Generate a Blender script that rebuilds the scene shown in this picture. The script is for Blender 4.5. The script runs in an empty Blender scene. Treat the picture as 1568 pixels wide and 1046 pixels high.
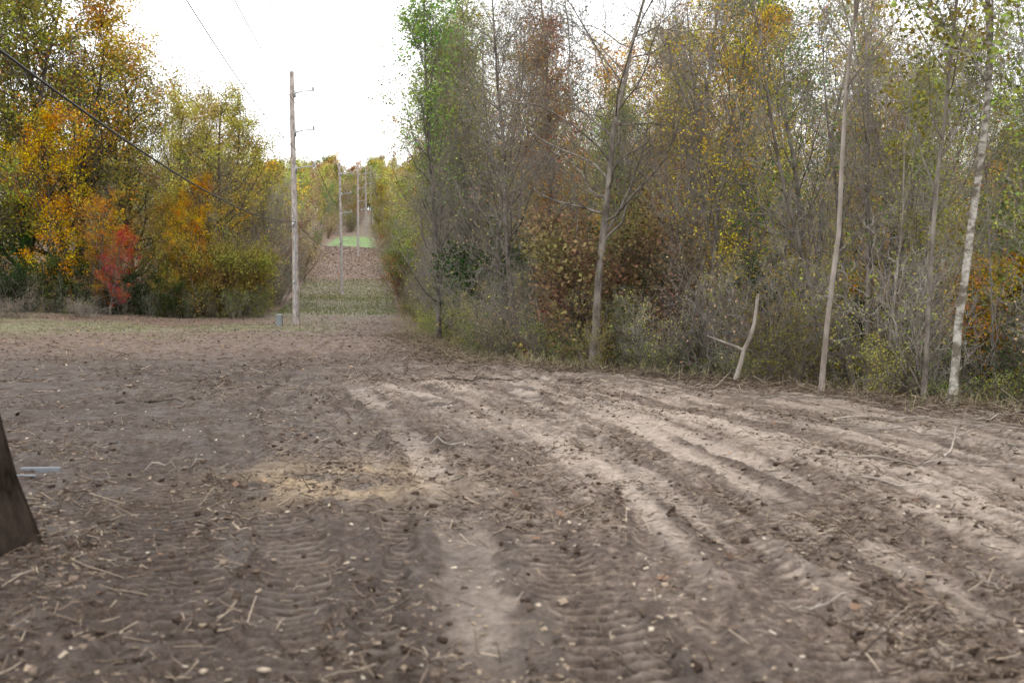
import bpy, math, numpy as np
from mathutils import Vector
rng=np.random.default_rng(7)
scene=bpy.context.scene
R=math.radians

# ---------------------------------------------------------------- helpers
def nrm(v): return v/np.maximum(np.linalg.norm(v,axis=-1,keepdims=True),1e-9)
TAB=np.random.default_rng(3).random((256,256))
def vn(x,y,s=0):
    x=x+s*17.3; y=y+s*9.1
    xi=np.floor(x).astype(int); yi=np.floor(y).astype(int)
    fx=x-xi; fy=y-yi; fx=fx*fx*(3-2*fx); fy=fy*fy*(3-2*fy)
    a=TAB[xi&255,yi&255]; b=TAB[(xi+1)&255,yi&255]; c=TAB[xi&255,(yi+1)&255]; d=TAB[(xi+1)&255,(yi+1)&255]
    return (a*(1-fx)+b*fx)*(1-fy)+(c*(1-fx)+d*fx)*fy
def fbm(x,y,sc,o=4,s=0,g=0.5):
    r=0;a=1;t=0
    for i in range(o):
        r=r+a*vn(x/sc,y/sc,s+i*3); t+=a; a*=g; sc=sc/2.03
    return r/t-0.5
def sstep(a,b,x):
    t=np.clip((x-a)/(b-a),0,1); return t*t*(3-2*t)

def mesh_quads(name,V,F,mats=(),midx=None,smooth=True,attrs=None):
    me=bpy.data.meshes.new(name)
    V=np.asarray(V,dtype=np.float32); F=np.asarray(F,dtype=np.int32)
    me.vertices.add(len(V)); me.vertices.foreach_set("co",V.ravel())
    me.loops.add(F.size); me.loops.foreach_set("vertex_index",F.ravel())
    me.polygons.add(len(F)); me.polygons.foreach_set("loop_start",np.arange(0,F.size,4,dtype=np.int32))
    for m in mats: me.materials.append(m)
    if midx is not None: me.polygons.foreach_set("material_index",np.asarray(midx,dtype=np.int32))
    me.update(calc_edges=True)
    me.polygons.foreach_set("use_smooth",np.full(len(F),smooth,dtype=bool))
    if attrs:
        for k,a in attrs.items():
            at=me.color_attributes.new(k,'FLOAT_COLOR','POINT'); at.data.foreach_set("color",np.asarray(a,dtype=np.float32).ravel())
    return me
def link(name,me,loc=(0,0,0),rot=(0,0,0),sc=1,color=None,parent=None):
    o=bpy.data.objects.new(name,me); scene.collection.objects.link(o)
    o.location=loc; o.rotation_euler=rot; o.scale=(sc,sc,sc) if np.isscalar(sc) else sc
    if color is not None: o.color=(*color,1)
    if parent: o.parent=parent
    return o

def tubes(P,Rd,sides):
    B,n,_=P.shape
    T=np.empty_like(P); T[:,1:-1]=P[:,2:]-P[:,:-2]; T[:,0]=P[:,1]-P[:,0]; T[:,-1]=P[:,-1]-P[:,-2]; T=nrm(T)
    ref=np.where(np.abs(T[:,:1,2:3])>0.8,np.array([1.,0,0]),np.array([0,0,1.]))
    ref=np.broadcast_to(ref,P.shape)
    U=nrm(np.cross(T,ref)); W=np.cross(T,U)
    th=np.arange(sides)*2*np.pi/sides
    V=P[:,:,None,:]+Rd[:,:,None,None]*(np.cos(th)[None,None,:,None]*U[:,:,None,:]+np.sin(th)[None,None,:,None]*W[:,:,None,:])
    idx=np.arange(B*n*sides).reshape(B,n,sides)
    a=idx[:,:-1,:]; b=np.roll(a,-1,axis=2); d=idx[:,1:,:]; c=np.roll(d,-1,axis=2)
    F=np.stack([a,b,c,d],-1).reshape(-1,4)
    return V.reshape(-1,3),F

class Acc:
    def __init__(s): s.V=[];s.F=[];s.M=[];s.n=0
    def add(s,V,F,m=0):
        s.V.append(V);s.F.append(F+s.n);s.M.append(np.full(len(F),m));s.n+=len(V)
    def mesh(s,name,mats,smooth=True): return mesh_quads(name,np.concatenate(s.V),np.concatenate(s.F),mats,np.concatenate(s.M),smooth)

# ---------------------------------------------------------------- materials
def newmat(name):
    m=bpy.data.materials.new(name); m.use_nodes=True; nt=m.node_tree; nt.nodes.clear()
    return m,nt,nt.nodes,nt.links
def N(ns,t,**k):
    n=ns.new(t)
    for a,b in k.items(): setattr(n,a,b)
    return n
def ramp(ns,stops):
    r=ns.new('ShaderNodeValToRGB'); e=r.color_ramp.elements
    while len(e)<len(stops): e.new(0.5)
    for i,(p,c) in enumerate(stops): e[i].position=p; e[i].color=(*c,1)
    return r

def bark_mat(name,c1,c2,scale=6,patch=False,var=(.65,1.25),bump=True):
    m,nt,ns,ls=newmat(name)
    out=N(ns,'ShaderNodeOutputMaterial'); b=N(ns,'ShaderNodeBsdfDiffuse')
    tc=N(ns,'ShaderNodeTexCoord'); mp=N(ns,'ShaderNodeMapping'); mp.inputs['Scale'].default_value=(1,1,0.35 if not patch else 1.4)
    no=N(ns,'ShaderNodeTexNoise'); no.inputs['Scale'].default_value=scale; no.inputs['Detail'].default_value=4; no.inputs['Roughness'].default_value=0.65
    ls.new(tc.outputs['Object'],mp.inputs[0]); ls.new(mp.outputs[0],no.inputs['Vector'])
    r=ramp(ns,[(0.36 if not patch else 0.42,c1),(0.62 if not patch else 0.60,c2)])
    ls.new(no.outputs['Fac'],r.inputs[0])
    oi=N(ns,'ShaderNodeObjectInfo'); mr=N(ns,'ShaderNodeMapRange'); mr.inputs['To Min'].default_value=var[0]; mr.inputs['To Max'].default_value=var[1]
    ls.new(oi.outputs['Random'],mr.inputs[0])
    hs=N(ns,'ShaderNodeHueSaturation'); ls.new(r.outputs[0],hs.inputs['Color']); ls.new(mr.outputs[0],hs.inputs['Value'])
    ls.new(hs.outputs[0],b.inputs['Color'])
    if bump:
        bu=N(ns,'ShaderNodeBump'); bu.inputs['Strength'].default_value=0.5; bu.inputs['Distance'].default_value=0.02
        ls.new(no.outputs['Fac'],bu.inputs['Height']); ls.new(bu.outputs[0],b.inputs['Normal'])
    ls.new(b.outputs[0],out.inputs[0]); return m
def leaf_mat(name):
    m,nt,ns,ls=newmat(name)
    out=N(ns,'ShaderNodeOutputMaterial')
    oi=N(ns,'ShaderNodeObjectInfo'); ge=N(ns,'ShaderNodeNewGeometry'); tc=N(ns,'ShaderNodeTexCoord')
    no=N(ns,'ShaderNodeTexNoise'); no.inputs['Scale'].default_value=0.5; no.inputs['Detail'].default_value=2
    ls.new(tc.outputs['Object'],no.inputs['Vector'])
    hs=N(ns,'ShaderNodeHueSaturation'); hs.inputs['Saturation'].default_value=1.06; ls.new(oi.outputs['Color'],hs.inputs['Color'])
    h1=N(ns,'ShaderNodeMapRange'); h1.inputs['From Min'].default_value=0.3; h1.inputs['From Max'].default_value=0.7; h1.inputs['To Min'].default_value=0.45; h1.inputs['To Max'].default_value=0.545
    ls.new(no.outputs['Fac'],h1.inputs[0])
    h2=N(ns,'ShaderNodeMapRange'); h2.inputs['To Min'].default_value=-0.03; h2.inputs['To Max'].default_value=0.03
    ls.new(ge.outputs['Random Per Island'],h2.inputs[0])
    ad=N(ns,'ShaderNodeMath',operation='ADD'); ls.new(h1.outputs[0],ad.inputs[0]); ls.new(h2.outputs[0],ad.inputs[1]); ls.new(ad.outputs[0],hs.inputs['Hue'])
    wn=N(ns,'ShaderNodeTexWhiteNoise',noise_dimensions='1D'); ls.new(ge.outputs['Random Per Island'],wn.inputs['W'])
    v=N(ns,'ShaderNodeMapRange'); v.inputs['To Min'].default_value=0.38; v.inputs['To Max'].default_value=1.5; ls.new(wn.outputs['Value'],v.inputs[0]); ls.new(v.outputs[0],hs.inputs['Value'])
    d=N(ns,'ShaderNodeBsdfDiffuse')
    t=N(ns,'ShaderNodeBsdfTranslucent'); ls.new(hs.outputs[0],d.inputs['Color']); ls.new(hs.outputs[0],t.inputs['Color'])
    mx=N(ns,'ShaderNodeMixShader'); mx.inputs[0].default_value=0.42
    ls.new(d.outputs[0],mx.inputs[1]); ls.new(t.outputs[0],mx.inputs[2]); ls.new(mx.outputs[0],out.inputs[0]); return m
def island_mat(name,stops,rough=0.9):
    m,nt,ns,ls=newmat(name)
    out=N(ns,'ShaderNodeOutputMaterial'); b=N(ns,'ShaderNodeBsdfDiffuse')
    ge=N(ns,'ShaderNodeNewGeometry'); r=ramp(ns,stops); ls.new(ge.outputs['Random Per Island'],r.inputs[0])
    no=N(ns,'ShaderNodeTexNoise'); no.inputs['Scale'].default_value=30
    mr=N(ns,'ShaderNodeMapRange'); mr.inputs['To Min'].default_value=0.6; mr.inputs['To Max'].default_value=1.4; ls.new(no.outputs['Fac'],mr.inputs[0])
    hs=N(ns,'ShaderNodeHueSaturation'); ls.new(r.outputs[0],hs.inputs['Color']); ls.new(mr.outputs[0],hs.inputs['Value'])
    ls.new(hs.outputs[0],b.inputs['Color']); ls.new(b.outputs[0],out.inputs[0]); return m

BARK=bark_mat('bark_grey',(0.085,0.072,0.06),(0.24,0.212,0.18))
BARKD=bark_mat('bark_dark',(0.04,0.032,0.027),(0.11,0.09,0.075))
BARKL=bark_mat('bark_twig',(0.17,0.15,0.13),(0.35,0.32,0.285),bump=False)
BARKM=bark_mat('bark_midtwig',(0.085,0.073,0.06),(0.22,0.192,0.16),bump=False)
BARKP=bark_mat('bark_pale',(0.13,0.11,0.085),(0.42,0.395,0.35),scale=7,patch=True,var=(.9,1.0))
BARKT=bark_mat('bark_tan',(0.18,0.15,0.125),(0.34,0.30,0.26),scale=5,var=(.8,1.1))
LEAF=leaf_mat('leaf')

# ---------------------------------------------------------------- tree generator
def grow(r,start,dr,length,rad,nseg,wander,trop,taper=0.35):
    B=len(start); P=np.empty((B,nseg+1,3)); P[:,0]=start; d=dr.copy()
    st=(length/nseg)[:,None]
    for i in range(nseg):
        d=nrm(d+r.normal(0,wander,(B,3))+np.array([0,0,trop]))
        P[:,i+1]=P[:,i]+d*st
    t=np.linspace(0,1,nseg+1)[None]
    return P,rad[:,None]*(1-(1-taper)*t)
def kids(r,P,Rd,K,t0,t1,ang,angs):
    B,n,_=P.shape
    t=(t0+(t1-t0)*(np.arange(K)[None]+r.random((B,K)))/K); f=t*(n-1); i=np.minimum(f.astype(int),n-2); fr=(f-i)[...,None]
    bi=np.arange(B)[:,None]
    A=P[bi,i]; C=P[bi,i+1]; pos=A*(1-fr)+C*fr; T=nrm(C-A)
    rr=Rd[bi,i]*(1-fr[...,0])+Rd[bi,i+1]*fr[...,0]
    az=r.normal(0,1,(B,K,3)); pr=nrm(az-np.sum(az*T,-1,keepdims=True)*T)
    a=np.radians(ang+angs*r.normal(0,1,(B,K)))[...,None]
    d=np.cos(a)*T+np.sin(a)*pr
    return pos.reshape(-1,3),nrm(d).reshape(-1,3),rr.reshape(-1),t.reshape(-1),np.repeat(np.arange(B),K)
def leaves(r,acc,P,n,size,spread,m,zmin=None):
    B,k,_=P.shape
    w=np.clip(r.gamma(1.2,1,B),.05,4); w/=w.sum()
    bi=r.choice(B,n,p=w); f=r.random(n)*(k-1); i=np.minimum(f.astype(int),k-2); fr=(f-i)[:,None]
    c=P[bi,i]*(1-fr)+P[bi,i+1]*fr+r.normal(0,spread,(n,3))
    if zmin is not None:
        keep=r.random(n)<sstep(zmin[0],zmin[1],c[:,2]); c=c[keep]; n=len(c)
    a=nrm(r.normal(0,1,(n,3))*[1,1,0.7]+[0,0,-0.3]); b=nrm(np.cross(a,r.normal(0,1,(n,3))))
    s=(size*r.uniform(0.6,1.3,n))[:,None]; nn=np.cross(a,b)
    V=np.stack([c-a*s*.5,c+b*s*.36+nn*s*.08,c+a*s*.5,c-b*s*.36+nn*s*.08],1).reshape(-1,3)
    acc.add(V,np.arange(n*4).reshape(n,4),m)
HT={}
def tree(name,seed,H=12,r0=0.13,cb=0.3,nl=26,ll=3.0,ang=50,K=(7,5,3),trop=0.10,ltrop=0.12,leafn=0,lsize=0.1,
         stems=1,stemang=0,wander=0.04,bark=None,twig=None,zmin=None,taper=0.15,shape='oval',lspread=0.08,lean=(0,0),lr=(0.45,0.5,0.5),flare=1.35,wr=1.0,tw=.0045):
    r=np.random.default_rng(seed); acc=Acc()
    bark=bark or BARK; twig=twig or BARKL
    st=np.zeros((stems,3)); st[:,:2]=r.normal(0,0.12 if stems>1 else 0,(stems,2)); st[:,2]=-0.3
    az=r.random(stems)*6.283+0; sa=np.radians(stemang)*r.uniform(0.4,1.1,stems)
    d=np.stack([np.sin(sa)*np.cos(az),np.sin(sa)*np.sin(az),np.cos(sa)],1)
    d[:,0]+=lean[0]; d[:,1]+=lean[1]; d=nrm(d)
    Hs=H*(np.ones(stems) if stems==1 else r.uniform(0.65,1.05,stems))
    P0,R0=grow(r,st,d,Hs+0.3,np.full(stems,r0),16,wander,trop if stems>1 else 0.03,taper)
    R0[:,0]*=flare; R0[:,1]*=1+(flare-1)*.15
    V,F=tubes(P0,R0,9); acc.add(V,F,0)
    p,dd,rr,t,_=kids(r,P0,R0,nl,cb,0.985,ang,10)
    u=(t-cb)/(1-cb)
    sh={'oval':0.35+0.9*np.sin(np.pi*np.clip(u*0.85+0.12,0,1))*(1-0.3*u),'cone':1.1-0.85*u,'up':0.75+0.25*np.sin(3.1*u)-0.45*u**2}[shape]
    L=ll*sh*r.uniform(0.55,1.3,len(t))
    P1,R1=grow(r,p,dd,L,np.clip(rr*lr[0],0.01,0.12),8,0.13*wr,ltrop,0.25); V,F=tubes(P1,R1,5); acc.add(V,F,0)
    p,dd,rr,t,b=kids(r,P1,R1,K[0],0.15,1,42,14)
    P2,R2=grow(r,p,dd,L[b]*0.5*(1.15-0.6*t)*r.uniform(.6,1.3,len(t)),np.clip(rr*lr[1],0.006,0.05),5,0.18*wr,ltrop*.8,0.35); V,F=tubes(P2,R2,3); acc.add(V,F,1)
    L2=np.linalg.norm(P2[:,-1]-P2[:,0],axis=1)
    p,dd,rr,t,b=kids(r,P2,R2,K[1],0.15,1,40,14)
    P3,R3=grow(r,p,dd,L2[b]*0.55*r.uniform(.6,1.4,len(t))+0.08,np.clip(rr*lr[2],tw,0.02),3,0.2*wr,ltrop*.7,0.5); V,F=tubes(P3,R3,3); acc.add(V,F,1)
    if K[2]:
        L3=np.linalg.norm(P3[:,-1]-P3[:,0],axis=1)
        p,dd,rr,t,b=kids(r,P3,R3,K[2],0.2,1,38,14)
        P4,R4=grow(r,p,dd,L3[b]*0.6*r.uniform(.6,1.4,len(t))+0.08,np.full(len(t),tw*.9),2,0.2,0.06,0.6); V,F=tubes(P4,R4,3); acc.add(V,F,1)
    else: P4=P3
    if leafn: leaves(r,acc,P4,leafn,lsize,lspread,2,zmin)
    me=acc.mesh(name,[bark,twig,LEAF]); HT[me.name]=float(np.concatenate(acc.V)[:,2].max()); return me

dense=[tree('dense_tree_%d'%i,100+i,H=15,r0=0.2,cb=0.12,nl=40,ll=4.4,ang=58,K=(7,4,0),leafn=[17000,14000,15000,10500][i],lsize=0.13,lspread=0.20,bark=BARKD,twig=BARKM,shape='oval',ltrop=0.09) for i in range(4)]
hill=[tree('hill_tree_%d'%i,150+i,H=14,r0=0.18,cb=0.06,nl=28,ll=4.2,ang=55,K=(5,3,0),leafn=[4200,3000,1800][i],lsize=0.26,lspread=0.3,bark=BARK,twig=BARKL,tw=.012) for i in range(3)]
sparse=[tree('sparse_tree_%d'%i,200+i,H=13,r0=0.11,cb=0.24,nl=26,ll=3.1,ang=48,K=(6,4,2),leafn=[9000,7000,5000,10500][i],lsize=0.088,lspread=0.12,bark=BARK,twig=BARKM) for i in range(4)]
bare=[tree('bare_tree_%d'%i,300+i,H=12,r0=0.11,cb=0.2,nl=30,ll=3.2,ang=46,K=(6,5,2),leafn=[100,900,1600][i],lsize=0.08,bark=BARK,twig=BARKL,wander=0.05) for i in range(3)]
crooked=tree('crooked_tree',333,H=9.6,r0=0.11,cb=0.3,nl=26,ll=3.6,ang=58,K=(9,6,2),leafn=400,lsize=0.08,bark=BARK,twig=BARKM,wander=0.05,wr=1.5,ltrop=0.10)
slender=[tree('slender_tree_%d'%i,400+i,H=12.8,r0=0.10,cb=0.10,nl=56,ll=2.5,ang=42,K=(6,5,2),leafn=[19000,12000][i],lsize=0.09,lspread=0.10,zmin=[(4,11),(2.5,10)][i],bark=BARK,twig=BARKL,shape='up',ltrop=0.15,wander=.02) for i in range(2)]
pale=[tree('pale_tree_%d'%i,500+i,H=10.5,r0=[0.043,0.055,0.042][i],cb=[0.42,0.38,0.3][i],nl=16,ll=2.6,ang=44,K=(6,4,2),leafn=[900,3600,3500][i],lsize=0.08,bark=[BARKT,BARKP,BARK][i],twig=BARKL,wander=0.034,lean=[(-.03,0),(.05,0),(.06,0)][i],taper=0.25) for i in range(3)]
multi=tree('multi_stem_tree',600,H=9,r0=0.07,cb=0.3,nl=11,ll=2.2,ang=32,K=(5,5,2),leafn=900,lsize=0.08,stems=8,stemang=24,trop=0.04,bark=BARK,twig=BARKL)
thick=[tree('thicket_%d'%i,700+i,H=[4.2,3.2,5.2][i],r0=0.022,cb=0.15,nl=8,ll=1.3,ang=42,K=(4,4,0),leafn=[300,900,2200][i],lsize=0.075,stems=8,stemang=38,trop=0.03,bark=BARK,twig=BARKL,flare=1,wr=1.4) for i in range(3)]
shrub=[tree('shrub_%d'%i,800+i,H=[1.7,2.4][i],r0=0.012,cb=0.1,nl=6,ll=0.8,ang=45,K=(3,3,0),leafn=[900,1500][i],lsize=0.065,lspread=0.10,stems=8,stemang=48,trop=0.02,bark=BARK,twig=BARKM,flare=1,wr=1.8) for i in range(2)]
bigshrub=[tree('big_shrub_%d'%i,850+i,H=5.0,r0=0.05,cb=0.05,nl=11,ll=2.3,ang=50,K=(5,3,0),leafn=[8500,4500][i],lsize=[0.13,.10][i],lspread=0.2,stems=6,stemang=34,trop=0.03,bark=BARKD,twig=BARKD,wr=1.5) for i in range(2)]

# ---------------------------------------------------------------- terrain
Ey=[-20,8,12.9,15.8,19.7,23.4,38,60,90,130,170,185,200,300,340]; Ex=[14,9,6.9,5.0,1.9,-1.2,-3.9,-6.9,-10.7,-17.6,-23.4,-25.8,-28.0,-39.5,-44]
Ly=[-20,44,50,55,62,70,90,130,170,185,200,300,340];            Lx=[-60,-45,-30,-14.2,-14.6,-16.0,-19.4,-25.9,-29.6,-29.4,-30.8,-42.5,-49]
E=lambda y: np.interp(y,Ey,Ex); Lf=lambda y: np.interp(y,Ly,Lx)
def base_h(x,y):
    h=np.interp(y,[-50,44,60,90,110,133,150,170,200,230,300,400,800],[0,0,.25,1.36,3,6,8,10.3,13.5,16.5,24.5,31,36])
    dist=x-E(y); h=h-np.minimum(1.9,.22*np.maximum(0,dist-.3))*(1-sstep(70,120,y))
    h=h+np.minimum(1.5,.05*np.maximum(0,-18-x))*sstep(25,50,y)
    h=h+fbm(x,y,9,3,5)*0.35*sstep(10,30,y)+fbm(x,y,2.2,2,6)*0.07*sstep(6,18,y)
    return h
TR=[ # polyline (x,y), width, lug(0/1/2), pale amount, depth
 ([(-3.4,12.2),(-3.28,11.4),(-2.64,9.6),(-1.9,7.52),(-1.43,6.35),(-1.18,5.37),(-1.02,4.4),(-1.0,3)],.42,2,.6,.04),
 ([(-2.9,18),(-2.48,15.8),(-.98,10.4),(-.45,7.3),(-.235,5.6),(-.064,4.06),(0,2)],.36,0,1.0,.022),
 ([(-3.0,16),(-1.85,12.6),(-.94,7.76),(-.65,5.37),(-.52,4.06),(-.5,2)],.20,1,.25,.04),
 ([(-1.6,17),(-.78,12.6),(-.02,7.76),(.3,6.03),(.45,4.74),(.5,4.06),(.52,2)],.40,2,.0,.025),
 ([(-.23,18.2),(.55,12.6),(1.22,8.58),(1.53,5.62),(1.45,4.06),(1.3,2)],.34,1,.6,.022),
 ([(-.6,20),(.18,16.9),(1.38,11.95),(2.12,7.76),(2.44,4.74),(2.4,2)],.32,0,.75,.025),
 ([(-.4,21),(.51,16.9),(2.07,10),(2.78,6.89),(2.96,5.75),(2.9,2)],.26,0,.7,.025),
 ([(0,20),(1.2,15.8),(2.94,9.6),(3.65,7.09),(4.1,3)],.32,1,.55,.025),
 ([(1,18),(2.1,14.9),(3.69,10.9),(4.4,8.58),(5.2,5)],.3,0,.65,.025),
 ([(2,17),(3.0,14.2),(4.7,10.9),(5.9,8)],.3,1,.5,.025),
 ([(-5.2,15),(-4.58,12.6),(-2.72,7.76),(-1.85,5.37),(-1.42,4.06),(-1.3,2)],.6,2,-.05,.03),
 ([(-6.5,13),(-4.6,8.5),(-3.0,5.6),(-2.2,3.5)],.5,2,-.05,.03),
 ([(-9,22),(-6,20),(-2,19.4),(2,18.6)],.5,0,.25,.05),
 ([(-14,27),(-8,26),(-3,25),(-1,24)],.7,0,-.3,.10),
 ([(-3.2,30),(-2.9,24),(-2.2,18)],.4,0,.4,.05),
 ([(-6.3,38),(-5.2,28),(-4.0,18),(-3.4,14)],.4,0,.3,.05),
 ([(.9,9.5),(1.0,7),(.95,5),(.8,3)],.26,0,.4,.02),
 ([(3.2,8),(3.4,6),(3.3,4)],.28,1,.4,.02),
 ([(-1.9,13),(-1.4,10),(-1.6,7),(-1.75,4)],.22,0,.35,.025),
]
def tracks(x,y):
    dz=np.zeros_like(x); pale=np.zeros_like(x); comp=np.zeros_like(x); dk=np.zeros_like(x)
    wob=fbm(x,y,.7,2,40)*.16; edge=fbm(x,y,.18,3,44)*.16
    for k,(pl,w,lug,pa,dep) in enumerate(TR):
        pl=np.array(pl,float)
        tt=np.linspace(0,len(pl)-1,(len(pl)-1)*4+1); ii=np.arange(len(pl))
        q=np.stack([np.interp(tt,ii,pl[:,0]),np.interp(tt,ii,pl[:,1])],1)
        for _ in range(3): q[1:-1]=(q[:-2]+q[1:-1]*2+q[2:])/4
        sel=np.where((y>q[:,1].min()-1.2)&(y<q[:,1].max()+1.2)&(x>q[:,0].min()-1.2)&(x<q[:,0].max()+1.2))[0]
        X=x[sel]+wob[sel];Y=y[sel]; bd=np.full(len(sel),9.); bs=np.zeros(len(sel)); bw=np.zeros(len(sel)); s0=0
        for a,b in zip(q[:-1],q[1:]):
            v=b-a; L=np.hypot(*v); v=v/L
            t=np.clip((X-a[0])*v[0]+(Y-a[1])*v[1],0,L); px=X-a[0]-v[0]*t; py=Y-a[1]-v[1]*t; dd=np.hypot(px,py)
            m=dd<bd; bd[m]=dd[m]; bs[m]=(s0+t)[m]; bw[m]=(px*v[1]-py*v[0])[m]; s0+=L
        hw=w/2; bd=bd+edge[sel]
        ins=1-sstep(hw*.7,hw*1.2,bd); rim=np.exp(-((bd-hw*1.35)/(hw*.3))**2)
        nz=fbm(x[sel],y[sel],1.3,4,50+k,.65)
        brk=sstep(-.14,.14,nz)
        z=(-dep*ins+dep*.9*rim)*(brk*.8+.2)
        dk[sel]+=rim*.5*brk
        if lug:
            b2=sstep(-.10 if lug==2 else -.05,.10,nz+.06)
            ph=(bs+np.abs(bw)*.2+wob[sel]*.4+fbm(x[sel],y[sel],.35,2,90+k)*.09)/.115
            lg=sstep(-.3,.3,np.sin(ph*6.283))
            z+=ins*b2*(lg-.6)*(.036 if lug==2 else .024)
            pale[sel]+=ins*(lg*.6-.15)*b2; dk[sel]+=ins*b2*(1-lg)*(1.1 if lug==2 else .7)  # relief shading painted into albedo: grooves between lugs darkened, lug tops paled
        dz[sel]=dz[sel]*(1-ins*brk*.7)+z; pale[sel]+=pa*ins*brk; comp[sel]=np.maximum(comp[sel],ins*brk)
    return dz,pale,comp,dk
def streaks(x,y):
    u=x+.0165*(np.clip(y,0,22)-4)**2
    m=(.25+.75*sstep(-1.4,1.0,u-.4+.6*fbm(x,y,3,2,81)))*(1-sstep(15,22,y))
    return fbm(u*1.0,y*.10,.55,4,80,.62)*m, fbm(u*1.0,y*.08,.2,3,84,.65)*m
def detail(x,y):
    dz,pale,comp,dk=tracks(x,y)
    rough=(1-.8*comp)
    patch=sstep(-.12,.15,fbm(x,y,2.4,2,21))
    f=fbm(x,y,.22,4,11,.62); rd=np.abs(fbm(x,y,.12,3,12,.6))
    s1,s2=streaks(x,y)
    smooth_r=1-.45*sstep(-1,2,x)*(1-sstep(14,20,y))
    dz=dz+rough*smooth_r*(f*.12*(.4+.9*patch)-rd*.08)+fbm(x,y,1.1,2,14)*.08+s1*.075+s2*.06
    fade=1-sstep(45,70,y)
    inf=sstep(-.5,.6,E(y)-x)
    return dz*fade*(.25+.75*inf),pale+s1*2.4+s2*2.6+f*(1-comp)*1.5,comp,patch,dk
def height(x,y): return base_h(x,y)+detail(x,y)[0]

def axis(a0,fine0,fine1,a1,d0,g):
    out=list(np.arange(fine0,fine1,d0)); v=fine1;d=d0
    while v<a1: out.append(v); d*=(1+g); v+=d
    out.append(a1)
    v=fine0;d=d0;lo=[]
    while v>a0: d*=(1+g*2.5); v-=d; lo.append(v)
    return np.array(sorted(lo+out))
ya=axis(-60,3.2,7,1500,.018,.0100)
pos=[3.5];d=.02
while pos[-1]<900: d*=1.012; pos.append(pos[-1]+d)
pos=np.array(pos); xa=np.concatenate([-pos[::-1],np.arange(-3.5,3.5,.02)[1:],pos])
GX,GY=np.meshgrid(xa,ya); x=GX.ravel(); y=GY.ravel()
dz,pale_,comp_,patch_,dk_=detail(x,y)
z=base_h(x,y)+dz
nx,ny=len(xa),len(ya)
idx=np.arange(nx*ny).reshape(ny,nx)
F=np.stack([idx[:-1,:-1],idx[:-1,1:],idx[1:,1:],idx[1:,:-1]],-1).reshape(-1,4)
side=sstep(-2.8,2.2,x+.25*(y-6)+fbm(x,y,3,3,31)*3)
near=1-sstep(18,30,y)
pm=np.clip(pale_*.85*(.42+.58*side)+side*.36*near*(.55+fbm(x,y,1.6,3,33)*1.3)+(fbm(x,y,.5,3,34))*.35,0,1)*(1-.6*sstep(18,28,y))
sand=np.exp(-(((x+1.5)/.8)**2+((y-8.4)/.8)**2))*1.15*sstep(-.15,.2,fbm(x,y,.4,3,35)+.06)
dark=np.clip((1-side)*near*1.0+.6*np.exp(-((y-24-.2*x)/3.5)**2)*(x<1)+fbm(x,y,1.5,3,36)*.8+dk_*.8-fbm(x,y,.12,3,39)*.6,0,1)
incorr=sstep(-.4,.6,E(y)-x)*sstep(-.4,.6,x-Lf(y))
gr=np.zeros_like(x)
gr=np.maximum(gr,.6*np.exp(-((y-43)/5)**2)*(1-sstep(-9.5,-6,x))*sstep(-.2,.2,fbm(x,y,3,3,37)+.03))
gr=np.maximum(gr,.6*sstep(52,60,y)*(1-sstep(98,112,y))*(.5+fbm(x,y,4,3,38)*1.9))
gr=np.maximum(gr,1.0*sstep(146,150,y+fbm(x,y,5,2,39)*6)*(1-sstep(168,173,y+fbm(x,y,5,2,49)*6)))
gr=np.maximum(gr,.3*sstep(176,180,y))
gr=np.clip(gr,0,1)*incorr
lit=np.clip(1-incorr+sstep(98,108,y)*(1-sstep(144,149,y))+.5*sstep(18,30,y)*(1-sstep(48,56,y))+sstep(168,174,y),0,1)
A1=np.stack([pm,dark,gr,lit],1); A2=np.stack([sand,comp_,sstep(140,150,y)*(1-sstep(172,175,y)),np.ones_like(x)],1)

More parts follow.
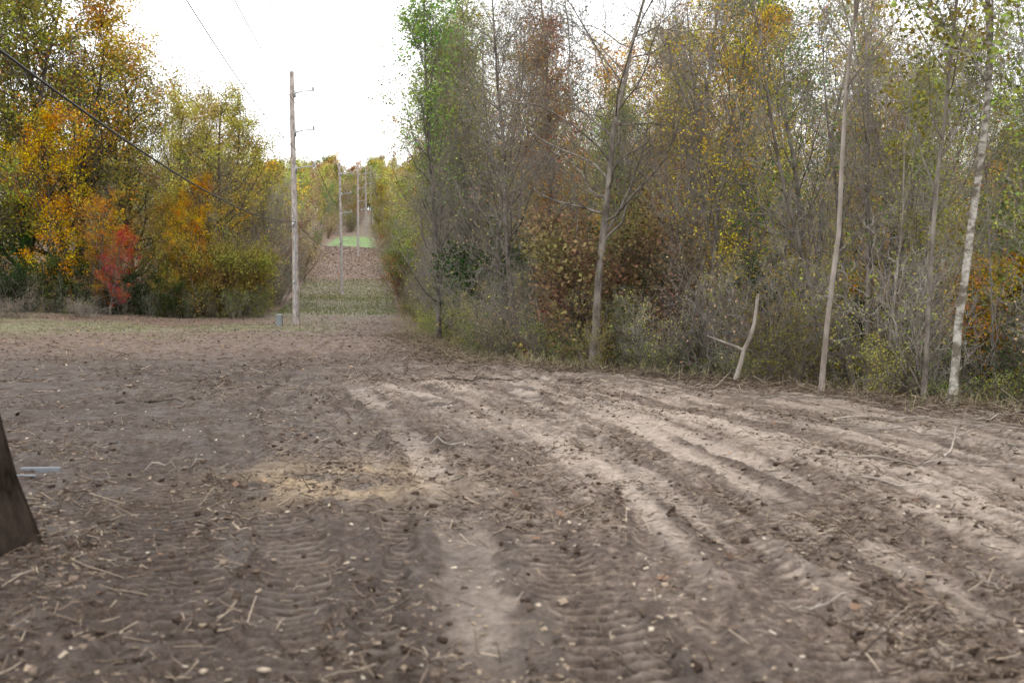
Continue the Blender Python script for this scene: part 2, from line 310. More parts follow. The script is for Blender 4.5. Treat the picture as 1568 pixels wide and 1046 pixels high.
def ground_mat():
    m,nt,ns,ls=newmat('soil')
    out=N(ns,'ShaderNodeOutputMaterial'); b=N(ns,'ShaderNodeBsdfPrincipled'); b.inputs['Roughness'].default_value=0.7; b.inputs['Specular IOR Level'].default_value=0.3
    a1=N(ns,'ShaderNodeAttribute',attribute_name='m1'); a2=N(ns,'ShaderNodeAttribute',attribute_name='m2')
    s1=N(ns,'ShaderNodeSeparateColor'); s2=N(ns,'ShaderNodeSeparateColor'); ls.new(a1.outputs['Color'],s1.inputs[0]); ls.new(a2.outputs['Color'],s2.inputs[0])
    tc=N(ns,'ShaderNodeTexCoord')
    def noise(sc,det,ro=.6):
        n=N(ns,'ShaderNodeTexNoise'); n.inputs['Scale'].default_value=sc; n.inputs['Detail'].default_value=det; n.inputs['Roughness'].default_value=ro; ls.new(tc.outputs['Object'],n.inputs['Vector']); return n.outputs['Fac']
    def mix(f,a,bb):
        n=N(ns,'ShaderNodeMix',data_type='RGBA'); 
        if isinstance(f,float): n.inputs[0].default_value=f
        else: ls.new(f,n.inputs[0])
        for s,v in ((n.inputs[6],a),(n.inputs[7],bb)):
            if isinstance(v,tuple): s.default_value=(*v,1)
            else: ls.new(v,s)
        return n.outputs[2]
    n1=noise(14,6,.74); n2=noise(1.3,4); n3=noise(60,3,.7)
    r=ramp(ns,[(.34,(.042,.028,.021)),(.5,(.115,.081,.062)),(.66,(.25,.19,.15))]); ls.new(n1,r.inputs[0])
    rp=ramp(ns,[(.32,(.19,.145,.115)),(.68,(.45,.37,.305))]); ls.new(n1,rp.inputs[0])
    rg=ramp(ns,[(.35,(.11,.12,.06)),(.65,(.25,.25,.15))]); ls.new(n2,rg.inputs[0])
    rf=ramp(ns,[(.35,(.09,.15,.04)),(.65,(.15,.22,.07))]); ls.new(noise(.5,4),rf.inputs[0])
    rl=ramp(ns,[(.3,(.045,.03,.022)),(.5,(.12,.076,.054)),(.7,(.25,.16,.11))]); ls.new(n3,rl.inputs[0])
    c=mix(s1.outputs[0],r.outputs[0],rp.outputs[0])
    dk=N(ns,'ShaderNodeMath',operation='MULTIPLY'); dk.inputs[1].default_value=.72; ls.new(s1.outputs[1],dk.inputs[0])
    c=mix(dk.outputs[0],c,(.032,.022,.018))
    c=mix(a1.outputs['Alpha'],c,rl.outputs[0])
    c=mix(s1.outputs[2],c,mix(s2.outputs[2],rg.outputs[0],rf.outputs[0]))
    sd=N(ns,'ShaderNodeMath',operation='MULTIPLY',use_clamp=True); ls.new(s2.outputs[0],sd.inputs[0]); ls.new(n1,sd.inputs[1]); 
    c=mix(sd.outputs[0],c,(.58,.43,.26))
    sp=ramp(ns,[(.60,(0,0,0)),(.68,(1,1,1))]); nf=noise(80,3,.75); ls.new(nf,sp.inputs[0])
    sm=N(ns,'ShaderNodeMath',operation='MULTIPLY'); ls.new(sp.outputs[0],sm.inputs[0]); sm.inputs[1].default_value=.5
    c=mix(sm.outputs[0],c,(.32,.255,.195))
    ls.new(c,b.inputs['Base Color'])
    rr_=N(ns,'ShaderNodeMapRange'); rr_.inputs['From Min'].default_value=.4; rr_.inputs['From Max'].default_value=.65; rr_.inputs['To Min'].default_value=.9; rr_.inputs['To Max'].default_value=.48; ls.new(noise(2.2,4),rr_.inputs[0]); ls.new(rr_.outputs[0],b.inputs['Roughness'])
    bu=N(ns,'ShaderNodeBump'); bu.inputs['Strength'].default_value=1.0; bu.inputs['Distance'].default_value=.035
    ls.new(noise(22,6,.7),bu.inputs['Height']); ls.new(bu.outputs[0],b.inputs['Normal'])
    ls.new(b.outputs[0],out.inputs[0]); return m
SOIL=ground_mat()
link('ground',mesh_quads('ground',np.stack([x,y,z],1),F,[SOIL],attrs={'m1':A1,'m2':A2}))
del GX,GY

# ---------------------------------------------------------------- placement
def Z(x,y): return float(height(np.array([float(x)]),np.array([float(y)]))[0])
def put(name,me,x,y,s=1,col=(.2,.2,.05),parent=None,rot=None,dz=-0.02,sxy=None):
    rz=rng.random()*6.283 if rot is None else rot
    sc=s if sxy is None else (sxy,sxy,s)
    return link(name,me,(x,y,Z(x,y)+dz),(0,0,rz),sc,col,parent)
GOLD=(.62,.38,.04);YEL=(.56,.43,.08);OLIVE=(.29,.26,.065);ORNG=(.52,.24,.05);RUST=(.34,.18,.065);RED=(.50,.07,.035)
GREEN=(.15,.21,.055);DGREEN=(.04,.07,.024);LGREEN=(.36,.43,.11);YG=(.45,.45,.12);BRN=(.26,.17,.09);TAN=(.42,.34,.18)
def pick(l): return l[rng.integers(len(l))]
def jit(c): return tuple(float(np.clip(k*f,0,.8)) for k,f in zip(c,rng.uniform(.85,1.15,3)))

# left edge of the clearing
for (X,Y,s,c,k) in [(-29.5,56,1.34,OLIVE,0),(-26.8,54.5,1.26,OLIVE,1),(-24.4,55.8,1.12,(.44,.32,.06),2),(-21.8,57,.94,OLIVE,3),(-19.2,57.5,.76,YG,0),(-17.2,59,.80,(.44,.37,.08),3),
      (-27,61,1.35,RUST,3),(-23.5,62,1.02,OLIVE,1),(-20.5,63,.84,(.34,.25,.07),2),(-32,60,1.4,OLIVE,1),(-31.8,52.5,1.3,GREEN,2),(-18.3,66,.86,OLIVE,1),(-28.2,52.6,.9,OLIVE,3)]:
    put('autumn_maple_tree',dense[k],X,Y,s,jit(c))
for (X,Y,s,c,k) in [(-24.2,52.6,.68,GOLD,1),(-17.4,56.0,.48,GOLD,0),(-19.6,54.8,.40,(.36,.26,.06),2),(-22.2,53.2,.40,(.56,.29,.04),3),(-18.6,55.2,.38,(.56,.40,.05),1)]:
    put('golden_maple_tree',dense[k],X,Y,s,c)
put('red_maple_tree',dense[3],-21.0,52.0,.29,RED)
for (X,Y,s,k) in [(-28.2,53.0,.95,0),(-31,54,1.2,1),(-23.1,56,.8,1),(-25.6,57,1.2,0),(-17.9,58,.8,2)]: put('bare_tree',bare[k],X,Y,s,TAN)
for i in range(26):
    X=-31+i*.66+rng.normal(0,.3); Y=np.interp(X,[-31,-14],[51.4,56.0])+rng.normal(0,.6)
    c=pick([DGREEN,DGREEN,(.07,.10,.035)]) if X<-22 else pick([GREEN,OLIVE,DGREEN,OLIVE,(.50,.36,.05),RUST])
    put('leafy_shrub',bigshrub[i%2],X,Y,rng.uniform(.3,.85),jit(c))
for i in range(26):
    X=-30+i*.63+rng.normal(0,.3); Y=np.interp(X,[-31,-14],[50.2,54.8])+rng.normal(0,.5)
    put('low_shrub',shrub[i%2],X,Y,rng.uniform(.4,1.0),pick([DGREEN,DGREEN,OLIVE,GREEN]))
for i in range(5):
    put('brush_pile',thick[i%2],-25.5+i*1.1+rng.normal(0,.5),47.5+rng.normal(0,1.0)+.5*i,rng.uniform(.15,.35),BRN,sxy=.6)
for i in range(18):
    Y=rng.uniform(57,84); X=Lf(Y)-rng.uniform(-.1,2.8)
    put('bare_thicket',thick[i%3],X,Y,rng.uniform(.9,1.5),pick([OLIVE,TAN,BRN]))
for i in range(12):
    Y=rng.uniform(58,88); X=Lf(Y)-rng.uniform(.8,4)
    put('bare_tree',bare[i%3],X,Y,rng.uniform(.55,.78),pick([OLIVE,TAN]))

# right: hero trees
put('green_topped_tree',slender[0],-2.5,34,1.02,(.25,.37,.09),rot=1)
put('green_topped_tree',slender[1],-1.2,36,.96,LGREEN); put('slender_tree',slender[1],-3.1,41,.95,OLIVE); put('slender_tree',slender[0],-2.0,44,.98,GREEN)
put('crooked_tree',crooked,1.75,21.5,1.0,BRN,rot=.6)
put('pale_trunk_tree',pale[0],4.85,15.6,1.05,TAN,rot=0); put('white_trunk_tree',pale[1],6.15,13.9,1.1,LGREEN,rot=0)
put('brown_trunk_tree',pale[2],6.15,14.9,.95,OLIVE,rot=.3); put('leaning_tree',pale[2],6.85,13.2,1.0,LGREEN,rot=0)
put('multi_stem_tree',multi,7.3,20.5,1.05,OLIVE,rot=1)
for (X,Y,k,s) in [(3.9,23.5,0,.85),(.2,26.5,1,.85),(9.5,24,2,.85),(-.6,29.5,2,.8),(5.2,25.5,1,.85)]: put('bare_tree',bare[k],X,Y,s,TAN)
put('overhanging_tree',sparse[3],8.4,13.8,.8,LGREEN); put('overhanging_tree',sparse[1],8.9,16.5,.85,YG)
accS=Acc(); rr=np.random.default_rng(5)
P,Q=grow(rr,np.array([[0,0,-.2]]),nrm(np.array([[.35,0,1.]])),np.array([1.8]),np.array([.05]),7,.1,.02,.6); accS.add(*tubes(P,Q,8),0)
P,Q=grow(rr,P[:,3],nrm(np.array([[-.9,0,.45]])),np.array([.7]),np.array([.035]),5,.12,.05,.3); accS.add(*tubes(P,Q,6),0)
link('broken_snag',accS.mesh('broken_snag',[BARKT]),(3.85,17.4,Z(3.85,17.4)))
for i in range(7):
    Y=rng.uniform(16,30); X=E(Y)+rng.uniform(1,6); put('sapling_tree',pale[[0,2][i%2]],X,Y,rng.uniform(.5,.8),pick([OLIVE,TAN,YG]),sxy=rng.uniform(.5,.7))

# right forest
bg=bpy.data.objects.new('forest',None); scene.collection.objects.link(bg)
pts=[]; tries=0
while len(pts)<124 and tries<12000:
    tries+=1
    Y=20+75*rng.random()**1.0; e=E(Y); X=rng.uniform(e+2.2,max(e+5,.56*Y+4))
    mind=1.8+Y*.028
    if all((X-a)**2+(Y-b)**2>mind**2 for a,b in pts): pts.append((X,Y))
for (X,Y) in pts:
    q=rng.random()
    if q<.58: me=pick(sparse)
    elif q<.76: me=pick(bare)
    elif q<.86 and Y>32: me=pick(dense)
    else: me=pick(slender)
    el=math.tan(R(rng.uniform(10,20)))
    h=(1.6+Y*el+1.9) if Y<42 else rng.uniform(11,16)
    h=max(h,7); put('forest_tree',me,X,Y,h/HT[me.name],jit(pick([OLIVE,OLIVE,YEL,GREEN,TAN,ORNG,RUST,YG,YG,LGREEN,YEL,(.48,.31,.09)])),parent=bg)
for i in range(125):
    Y=rng.uniform(19,64); X=rng.uniform(E(Y)+2.5,.56*Y+4)
    me=pick([bigshrub[0],bigshrub[1],bigshrub[1],thick[2],thick[0],shrub[1]]); put('understory',me,X,Y,rng.uniform(.45,.95),jit(pick([GREEN,DGREEN,OLIVE,DGREEN,RUST,(.54,.35,.05),BRN,DGREEN,ORNG])),parent=bg)
Y=12.5;i=0
while Y<86:
    e=E(Y); i+=1
    if i%3!=2 or Y<22: put('bare_thicket',thick[(i//2)%3],e+rng.uniform(1.1,3.0),Y+rng.normal(0,.2),rng.uniform(.35,.85)*(1+.25*sstep(20,50,Y)),pick([OLIVE,TAN,GREEN,YG]))
    put('leafy_shrub',shrub[i%2],e+rng.uniform(.4,2.4),Y+rng.normal(0,.3),rng.uniform(.22,.6),jit(pick([LGREEN,YG,GREEN,OLIVE,LGREEN])))
    if i%3==0: put('leafy_shrub',shrub[(i+1)%2],e+rng.uniform(1.8,3.4),Y,rng.uniform(.5,.9),jit(pick([GREEN,YG,OLIVE,DGREEN])))
    Y+=.34+.015*Y
for i in range(14):
    Y=rng.uniform(32,62); put('bare_tree',bare[i%3],E(Y)+rng.uniform(1.6,3.5),Y,rng.uniform(.5,.8),TAN)

# distant wooded hills
df=bpy.data.objects.new('distant_forest',None); scene.collection.objects.link(df)
n=0;pts=[]
def far(X,Y,s):
    me=pick(hill) if Y>95 else pick(dense+hill)
    put('distant_tree',me,X,Y,s,jit(pick([TAN,YEL,OLIVE,TAN,YG,RUST,GREEN,TAN,OLIVE])),parent=df)
while n<260:
    Y=70+ (300)*rng.random()**1.3; X=rng.uniform(-.45*Y-6,.12*Y+6) if rng.random()<.82 else rng.uniform(0,.56*Y)
    if X>E(Y)+1.5 and Y<92: continue
    if Y<325 and Lf(Y)-2<X<E(Y)+2: continue
    mind=3+.008*Y
    if any((X-a)**2+(Y-b)**2<mind**2 for a,b in pts[-250:]): continue
    pts.append((X,Y)); n+=1
    nc=min(abs(X-E(Y)),abs(X-Lf(Y)))
    far(X,Y,rng.uniform(.7,1.0)*(.8 if nc<7 else 1))
for i in range(60):
    Y=rng.uniform(308,350); X=-44+rng.uniform(-34,30); far(X,Y,rng.uniform(.8,1.25))
for i in range(70):
    Y=rng.uniform(176,310); sgn=i%2; X=(Lf(Y)-rng.uniform(1.2,8)) if sgn else (E(Y)+rng.uniform(1.2,8)); far(X,Y,rng.uniform(.5,.85))
for i in range(40):
    put('ridge_shrub',bigshrub[i%2],-44+rng.uniform(-34,30),rng.uniform(300,330),rng.uniform(1.0,1.7),pick([OLIVE,TAN,GREEN]),parent=df)
for i in range(70):
    Y=rng.uniform(60,210); X=(Lf(Y)-rng.uniform(.2,2.2)) if i%2 else (E(Y)+rng.uniform(.4,2.4))
    put('verge_shrub',pick([thick[2],bigshrub[1],thick[0]]),X,Y,rng.uniform(.5,1.0),pick([OLIVE,TAN,RUST,GREEN]),parent=df)

# ---------------------------------------------------------------- debris
def scatter(n,y0,y1,pw=1.0,spread=.56,seed=1):
    r=np.random.default_rng(seed); yy=y0+(y1-y0)*r.random(n)**pw; xx=(r.random(n)*2-1)*(spread*yy+.6)
    k=(xx<E(yy)+.3)&(xx>Lf(yy)); return r,xx[k],yy[k]
def dens(X,Y):
    p,c=tracks(X,Y)[1:3]
    return np.clip(.45+2.8*fbm(X,Y,1.1,3,60)-.15*sstep(-1,2,X),.06,1)*(1-.7*c)
acc=Acc()
def sticks(r,X,Y,l0,l1,r0,r1,w=.12):
    h=height(X,Y); m=len(X); az=r.random(m)*6.283; L=l0+(l1-l0)*r.random(m)**1.8; tilt=r.normal(0.03,.22,m)
    d=np.stack([np.cos(az)*np.cos(tilt),np.sin(az)*np.cos(tilt),np.sin(tilt)],1)
    c=np.stack([X,Y,h+.004+np.abs(tilt)*L*.4],1)-d*L[:,None]/2
    P,Q=grow(r,c,d,L,r.uniform(r0,r1,m),3,w,0,.6); acc.add(*tubes(P,Q,3),0)
for (n,y0,y1,pw,l0,l1,r0,r1,seed) in [(70000,3.4,24,1.25,.03,.16,.0016,.0045,1),(4200,3.4,26,1.2,.12,.38,.002,.004,2),(14000,16,50,1.1,.08,.45,.004,.009,3)]:
    r,X,Y=scatter(n,y0,y1,pw,seed=seed); k=r.random(len(X))<dens(X,Y); sticks(r,X[k],Y[k],l0,l1,r0,r1)
r=np.random.default_rng(77); Y=11+26*r.random(11000)**1.3; X=E(Y)+r.normal(-.1,.6,11000)
sticks(r,X,Y,.08,.6,.002,.006)
STR=island_mat('shredded_wood',[(0,(.035,.025,.019)),(.5,(.11,.08,.06)),(.84,(.26,.20,.15)),(1,(.46,.38,.29))])
link('shredded_wood_debris',acc.mesh('shredded_wood_debris',[STR]))
def lumps(X,Y,h,S,r,flat=1.0):
    m=len(X); q=np.array([[-1,-1,-1],[1,-1,-1],[1,1,-1],[-1,1,-1],[-1,-1,1],[1,-1,1],[1,1,1],[-1,1,1]],float)*.5
    V=q[None]*r.uniform(.5,1.3,(m,1,3))*[1,1,flat]*(1+r.normal(0,.22,(m,8,1)))
    a=r.random(m)*6.283; ca,sa=np.cos(a)[:,None],np.sin(a)[:,None]
    b=r.normal(0,.35,m)[:,None]; vx=V[...,0]; vz=V[...,2]; V2=np.stack([vx*np.cos(b)-vz*np.sin(b),V[...,1],vx*np.sin(b)+vz*np.cos(b)],-1)
    V=np.stack([V2[...,0]*ca-V2[...,1]*sa,V2[...,0]*sa+V2[...,1]*ca,V2[...,2]],-1)*S[:,None,None]
    V+=np.stack([X,Y,h],1)[:,None,:]
    f=np.array([[0,3,2,1],[4,5,6,7],[0,1,5,4],[1,2,6,5],[2,3,7,6],[3,0,4,7]])
    return V.reshape(-1,3),(f[None]+np.arange(m)[:,None,None]*8).reshape(-1,4)
r,X,Y=scatter(30000,3.4,26,1.25,seed=11); k=r.random(len(X))<dens(X,Y); X=X[k];Y=Y[k]
a=Acc(); a.add(*lumps(X,Y,height(X,Y)+.001,.010+.036*r.random(len(X))**2.5,r,.6)); 
link('soil_clods',a.mesh('soil_clods',[island_mat('clod',[(0,(.03,.021,.016)),(.6,(.09,.065,.05)),(1,(.19,.145,.115))])]))
r,X,Y=scatter(8000,3.4,30,1.2,seed=12); a=Acc(); a.add(*lumps(X,Y,height(X,Y)+.004,.008+.024*r.random(len(X))**2,r,.3))
r2,X,Y=scatter(16,5,30,1.0,seed=13); a.add(*lumps(X,Y,height(X,Y)+.01,r2.uniform(.03,.07,len(X)),r2,.4))
link('wood_chips',a.mesh('wood_chips',[island_mat('chip',[(0,(.12,.09,.065)),(.7,(.27,.21,.155)),(1,(.48,.42,.34))])],smooth=False))
r,X,Y=scatter(26000,14,75,1.0,seed=14); k=r.random(len(X))<np.clip(sstep(16,48,Y)*.8,0,1); X=X[k];Y=Y[k]
r3=np.random.default_rng(15); Yc=r3.uniform(75,148,9000); Xc=Lf(Yc)+(E(Yc)-Lf(Yc))*r3.random(9000); X=np.r_[X,Xc];Y=np.r_[Y,Yc]
Xn,Yn=scatter(60,4.5,14,1.0,seed=16)[1:]; X=np.r_[X,Xn];Y=np.r_[Y,Yn]
m=len(X); c=np.stack([X,Y,height(X,Y)+.02],1); aa=r3.random(m)*6.283; s=r3.uniform(.02,.045,m)*(1+Y*.012)
ax=np.stack([np.cos(aa),np.sin(aa),r3.normal(0,.3,m)],1)*s[:,None]; bx=np.stack([-np.sin(aa),np.cos(aa),r3.normal(0,.3,m)],1)*s[:,None]*.7
link('fallen_leaves',mesh_quads('fallen_leaves',np.stack([c-ax,c+bx,c+ax,c-bx],1).reshape(-1,3),np.arange(m*4).reshape(m,4),[island_mat('dead_leaf',[(0,(.06,.04,.03)),(.5,(.14,.09,.065)),(.85,(.24,.15,.10)),(1,(.34,.22,.14))])],smooth=False))
def blades(X,Y,hh,w,r):
    m=len(X); h=height(X,Y); a=r.random(m)*6.283; b=np.stack([np.cos(a),np.sin(a),0*a],1)*w[:,None]
    ln=r.normal(0,.5,(m,2))*hh[:,None]; c=np.stack([X,Y,h-.01],1); md=c+np.stack([ln[:,0]*.35,ln[:,1]*.35,hh*.6],1); tp=c+np.stack([ln[:,0],ln[:,1],hh],1)
    V=np.stack([c-b,c+b,md+b*.7,md-b*.7,tp+b*.1,tp-b*.1],1).reshape(-1,3); i=np.arange(m)[:,None]*6
    return V,np.concatenate([i+[0,1,2,3],i+[3,2,4,5]])
a=Acc(); r=np.random.default_rng(20)
Yg=12+60*r.random(13000)**1.5; Xg=E(Yg)+r.normal(.5,.6,len(Yg)); k=(Xg<E(Yg)+2)&(r.random(len(Yg))<np.clip(.4+2.5*fbm(Xg,Yg,1.5,2,90),0,1)); Xg=Xg[k];Yg=Yg[k]
a.add(*blades(Xg,Yg,r.uniform(.05,.35,len(Xg)),r.uniform(.002,.005,len(Xg)),r))
link('dry_grass',a.mesh('dry_grass',[island_mat('dry_grass',[(0,(.14,.17,.06)),(.4,(.25,.21,.12)),(.8,(.42,.35,.24)),(1,(.20,.25,.08))])]))
a=Acc(); Yg=r.uniform(34,56,20000); Xg=r.uniform(-30,-7,20000); k=(Xg>-.54*Yg)&(r.random(20000)<np.clip(.05+2.5*fbm(Xg,Yg,3,3,37)+.8*np.exp(-((Yg-43)/5)**2)*(Xg<-8),0,1)); Xg=Xg[k];Yg=Yg[k]
a.add(*blades(Xg,Yg,r.uniform(.04,.12,len(Xg)),r.uniform(.006,.013,len(Xg)),r))
Yg=r.uniform(3.6,13,500); Xg=r.uniform(-5,6,500); k=fbm(Xg,Yg,.6,2,71)>.2; Xg=Xg[k];Yg=Yg[k]
a.add(*blades(Xg,Yg,r.uniform(.03,.07,len(Xg)),r.uniform(.003,.006,len(Xg)),r))
Yg=r.uniform(58,108,14000); Xg=Lf(Yg)+(E(Yg)-Lf(Yg))*r.random(14000)
a.add(*blades(Xg,Yg,r.uniform(.05,.15,len(Xg)),r.uniform(.012,.03,len(Xg)),r))
link('grass',a.mesh('grass',[island_mat('grass',[(0,(.09,.13,.045)),(.5,(.18,.20,.09)),(1,(.30,.29,.18))])]))
def branch(X,Y,az,L,rad,seed,mat=BARKT):
    r=np.random.default_rng(seed); a=Acc(); d=np.array([[math.cos(az),math.sin(az),.04]])
    P,Q=grow(r,np.array([[0,0,.03]]),d,np.array([L]),np.array([rad]),9,.07,0,.35)
    gx=P[0,:,0]+X; gy=P[0,:,1]+Y; P[0,:,2]=height(gx,gy)+.02+np.abs(r.normal(0,.03,len(gx)))
    P[0,:,0]=gx;P[0,:,1]=gy; a.add(*tubes(P,Q,6))
    p,dd,rr_,t,b=kids(r,P,Q,6,.3,1,40,12); dd[:,2]=np.abs(dd[:,2])*.5
    P2,Q2=grow(r,p,nrm(dd),r.uniform(.15,.35,6)*L*.6,rr_*.6,4,.15,-.01,.4); a.add(*tubes(P2,Q2,4))
    link('fallen_branch',a.mesh('fallen_branch',[mat]))
branch(4.1,9.4,.95,2.6,.012,1); branch(3.0,9.2,-.35,1.6,.010,2); branch(4.7,10.9,2.5,1.6,.010,3); branch(-.9,10.2,.3,.6,.012,4); branch(-5.8,14.5,.1,1.1,.03,5,BARKD)
branch(2.9,8.2,-.7,.9,.010,6); branch(5.1,10.2,.2,1.8,.012,7); branch(-3.3,8.9,.3,.5,.010,8); branch(4.0,12.2,-.3,1.8,.012,9); branch(-1.2,17.5,.2,1.5,.02,10,BARKD)
branch(1.3,4.9,.2,.5,.008,11);branch(2.6,5.2,1.6,.4,.008,12)
branch(5.6,12.0,.9,1.8,.012,13); branch(6.0,11.2,2.4,1.5,.01,14); branch(3.6,14.5,.0,1.6,.014,15,BARK); branch(1.6,18.5,-.3,2,.015,16,BARK)

# ---------------------------------------------------------------- tree trunk at the left edge
acc=Acc(); r=np.random.default_rng(9)
P,Q=grow(r,np.array([[0,0,-.2]]),nrm(np.array([[-.16,0,1.]])),np.array([5.5]),np.array([.24]),18,.02,0,.7)
th=np.arange(20)*2*np.pi/20
V,Fq=tubes(P,Q,20); V=V.reshape(-1,20,3)
for i in range(5):
    c=P[0,i]; k=[1.3,1.2,1.08,1.02,1][i]; V[i]=c+(V[i]-c)*(k+ (k-1)*.8*np.sin(th*4+.6)[:,None])
acc.add(V.reshape(-1,3),Fq)
for az in (.1,1.6,3.3,4.9):
    P2,Q2=grow(r,np.array([[math.cos(az)*.12,math.sin(az)*.12,.10]]),nrm(np.array([[math.cos(az),math.sin(az),-.45]])),np.array([.36]),np.array([.09]),5,.05,-.05,.3); acc.add(*tubes(P2,Q2,8))
link('tree_trunk',acc.mesh('tree_trunk',[bark_mat('bark_wet',(.012,.009,.007),(.04,.030,.024),scale=10)]),(-3.27,6.15,Z(-3.3,6.15)))

def simple(name,c,rough=.5,metal=0):
    m,nt,ns,ls=newmat(name); out=N(ns,'ShaderNodeOutputMaterial'); b=N(ns,'ShaderNodeBsdfPrincipled'); b.inputs['Roughness'].default_value=rough; b.inputs['Metallic'].default_value=metal
    no=N(ns,'ShaderNodeTexNoise'); no.inputs['Scale'].default_value=9; no.inputs['Detail'].default_value=5
    r_=ramp(ns,[(.3,tuple(k*.7 for k in c)),(.7,tuple(min(1,k*1.2) for k in c))]); ls.new(no.outputs['Fac'],r_.inputs[0]); ls.new(r_.outputs[0],b.inputs['Base Color']); ls.new(b.outputs[0],out.inputs[0]); return m
def box(acc,c,s,rz=0,m=0):
    q=np.array([[-1,-1,-1],[1,-1,-1],[1,1,-1],[-1,1,-1],[-1,-1,1],[1,-1,1],[1,1,1],[-1,1,1]],float)*np.array(s)/2
    ca,sa=math.cos(rz),math.sin(rz); q=np.stack([q[:,0]*ca-q[:,1]*sa,q[:,0]*sa+q[:,1]*ca,q[:,2]],1)+np.array(c)
    acc.add(q,np.array([[0,3,2,1],[4,5,6,7],[0,1,5,4],[1,2,6,5],[2,3,7,6],[3,0,4,7]]),m)
a=Acc(); zz=Z(-4.15,8.7)
box(a,(-4.17,8.75,zz+.05),(.34,.05,.012),.05); box(a,(-4.17,8.721,zz+.03),(.34,.006,.04),.05); box(a,(-4.2,8.45,zz+.04),(.26,.04,.01),-.05)
link('metal_scrap',a.mesh('metal_scrap',[simple('scrap',(.16,.175,.19),.5,.2)],smooth=False))

# ---------------------------------------------------------------- utility poles
WOOD=bark_mat('pole_wood',(.19,.16,.14),(.40,.36,.33),scale=9,var=(.9,1)); STEEL=simple('galvanised_steel',(.32,.33,.34),.5,.4); PORC=simple('porcelain',(.3,.3,.31),.3); CABLE=simple('cable_black',(.02,.02,.02),.6)
WIREM=simple('bare_wire',(.10,.10,.11),.6)
arms=[10.9,9.1,7.4]
def make_pole():
    a=Acc(); t=np.linspace(0,1,14); P=np.stack([0*t+.02*np.sin(t*5),0*t,-.5+12.3*t],1)[None]; Q=(.165-.06*t)[None]; V,Fq=tubes(P,Q,14); a.add(V,Fq,0)
    P=np.array([[[.02*math.sin(5),0,11.8],[.02*math.sin(5),0,11.82]]]); a.add(*tubes(P,np.array([[.105,.002]]),14),0)
    for z in arms:
        P=np.array([[[.06,0,z-.12],[.5,0,z-.02],[1.0,0,z+.0]]]); a.add(*tubes(P,np.array([[.035,.03,.024]]),8),1)
        box(a,(.12,0,z-.12),(.05,.16,.36),0,1)
        P=np.array([[[1.0,0,z-.03+k*.03] for k in range(8)]]); a.add(*tubes(P,np.array([[.025,.075,.035,.075,.035,.065,.035,.02]]),10),2)
    P=np.array([[[.06,-.155,0],[.06,-.15,3],[.06,-.14,5.2]]]); a.add(*tubes(P,np.full((1,3),.022),6),1)
    box(a,(0,-.158,4.7),(.1,.08,.22),0,1); box(a,(-.02,-.165,2.0),(.09,.012,.14),0,2)
    for z in (4.7,5.0): P=np.array([[[0,-.14,z],[.05,-.26,z]]]); a.add(*tubes(P,np.full((1,2),.02),6),1)
    return a.mesh('utility_pole',[WOOD,STEEL,PORC])
pm_=make_pole(); PY=[4,47,90,133,176,219,262,300]; bases=[]
for i,Y in enumerate(PY):
    X=-4.56-.12*Y; zb=Z(X,Y); bases.append((X,Y,zb)); o=link('utility_pole',pm_,(X,Y,zb),(R(rng.normal(0,.3)) if i>1 else 0,R(rng.normal(0,.4)) if i>1 else R(-.3),-.12))
a=Acc()
for (b0,b1) in zip(bases[:-1],bases[1:]):
    t=np.linspace(0,1,25)
    for k,zh in enumerate(arms):
        p0=np.array([b0[0]+1.0,b0[1],b0[2]+zh+.2]); p1=np.array([b1[0]+1.0,b1[1],b1[2]+zh+.2]); P=p0+(p1-p0)*t[:,None]; P[:,2]-=4*1.1*t*(1-t); a.add(*tubes(P[None],np.full((1,25),.011+.00005*b0[1]),5),0)
    p0=np.array([b0[0]+.05,b0[1],b0[2]+4.85]); p1=np.array([b1[0]+.05,b1[1],b1[2]+4.85]); P=p0+(p1-p0)*t[:,None]; P[:,2]-=4*.85*t*(1-t); a.add(*tubes(P[None],np.full((1,25),.018),6),1)
link('power_lines',a.mesh('power_lines',[WIREM,CABLE]))
a=Acc(); X,Y=-10.75,46; zz=Z(X,Y)
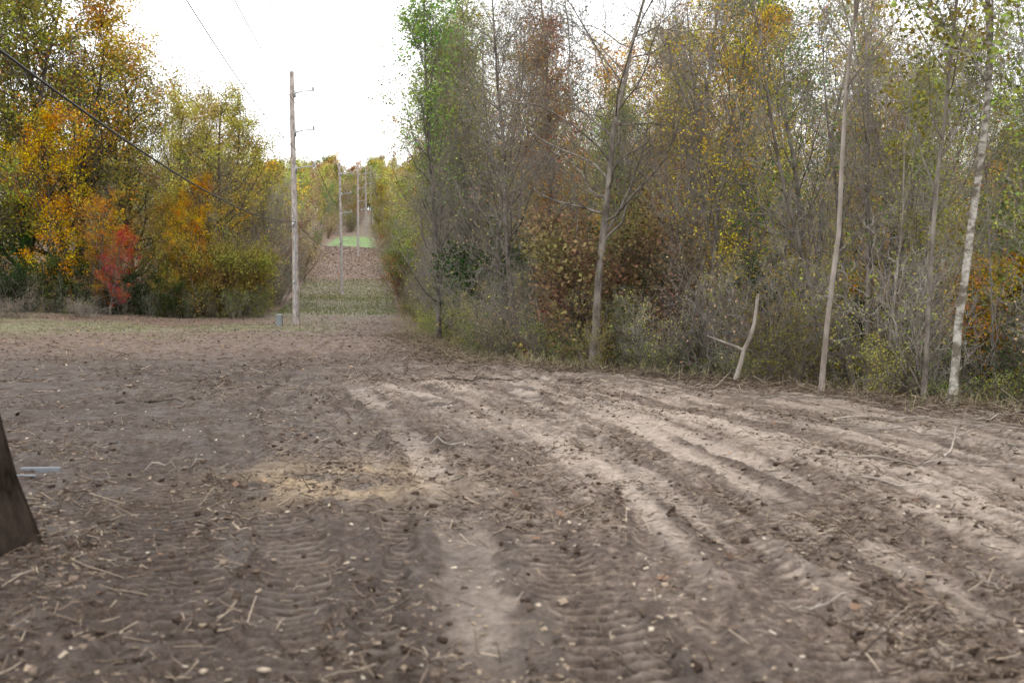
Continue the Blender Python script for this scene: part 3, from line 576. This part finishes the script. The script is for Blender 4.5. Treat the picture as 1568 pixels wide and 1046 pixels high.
box(a,(0,0,.2),(.26,.26,.5)); box(a,(0,0,.47),(.3,.3,.05)); box(a,(0,-.135,.22),(.2,.008,.3)); box(a,(.06,-.143,.25),(.02,.01,.06)); P=np.array([[[0,0,.49],[0,0,.53],[0,0,.56]]]); a.add(*tubes(P,np.array([[.13,.10,.01]]),10))
link('utility_pedestal',a.mesh('utility_pedestal',[simple('pedestal_paint',(.16,.18,.18),.5)],smooth=False),(X,Y,zz))

# ---------------------------------------------------------------- sky, sun, camera
w=bpy.data.worlds.new('World'); scene.world=w; w.use_nodes=True; nt=w.node_tree; ns=nt.nodes; ls=nt.links; ns.clear()
out=ns.new('ShaderNodeOutputWorld'); bgd=ns.new('ShaderNodeBackground'); sky=ns.new('ShaderNodeTexSky'); sky.sky_type='NISHITA'; sky.sun_disc=False; sky.sun_elevation=R(50); sky.sun_rotation=R(150); sky.dust_density=4
hs=ns.new('ShaderNodeHueSaturation'); hs.inputs['Saturation'].default_value=.25; ls.new(sky.outputs[0],hs.inputs['Color'])
mx=ns.new('ShaderNodeMix'); mx.data_type='RGBA'; mx.inputs[0].default_value=.85; ls.new(hs.outputs[0],mx.inputs[6]); mx.inputs[7].default_value=(25.5,25.7,26,1)
ls.new(mx.outputs[2],bgd.inputs[0]); bgd.inputs[1].default_value=.1; ls.new(bgd.outputs[0],out.inputs[0])
sd=bpy.data.lights.new('sun','SUN'); sd.energy=1.3; sd.angle=R(20); sd.color=(1,.97,.93); so=bpy.data.objects.new('sun',sd); scene.collection.objects.link(so)
so.rotation_euler=(R(40),0,R(30))
cd=bpy.data.cameras.new('camera'); cam=bpy.data.objects.new('camera',cd); scene.collection.objects.link(cam); cam.location=(0,0,1.6)
cd.lens=35; cd.sensor_width=36; cam.rotation_euler=(R(90-2.9),0,0); cd.clip_end=3000; cd.clip_start=.05
cd.dof.use_dof=True; cd.dof.focus_distance=24; cd.dof.aperture_fstop=2.0
scene.camera=cam
scene.view_settings.view_transform='Standard'; scene.view_settings.look='None'; scene.view_settings.exposure=0
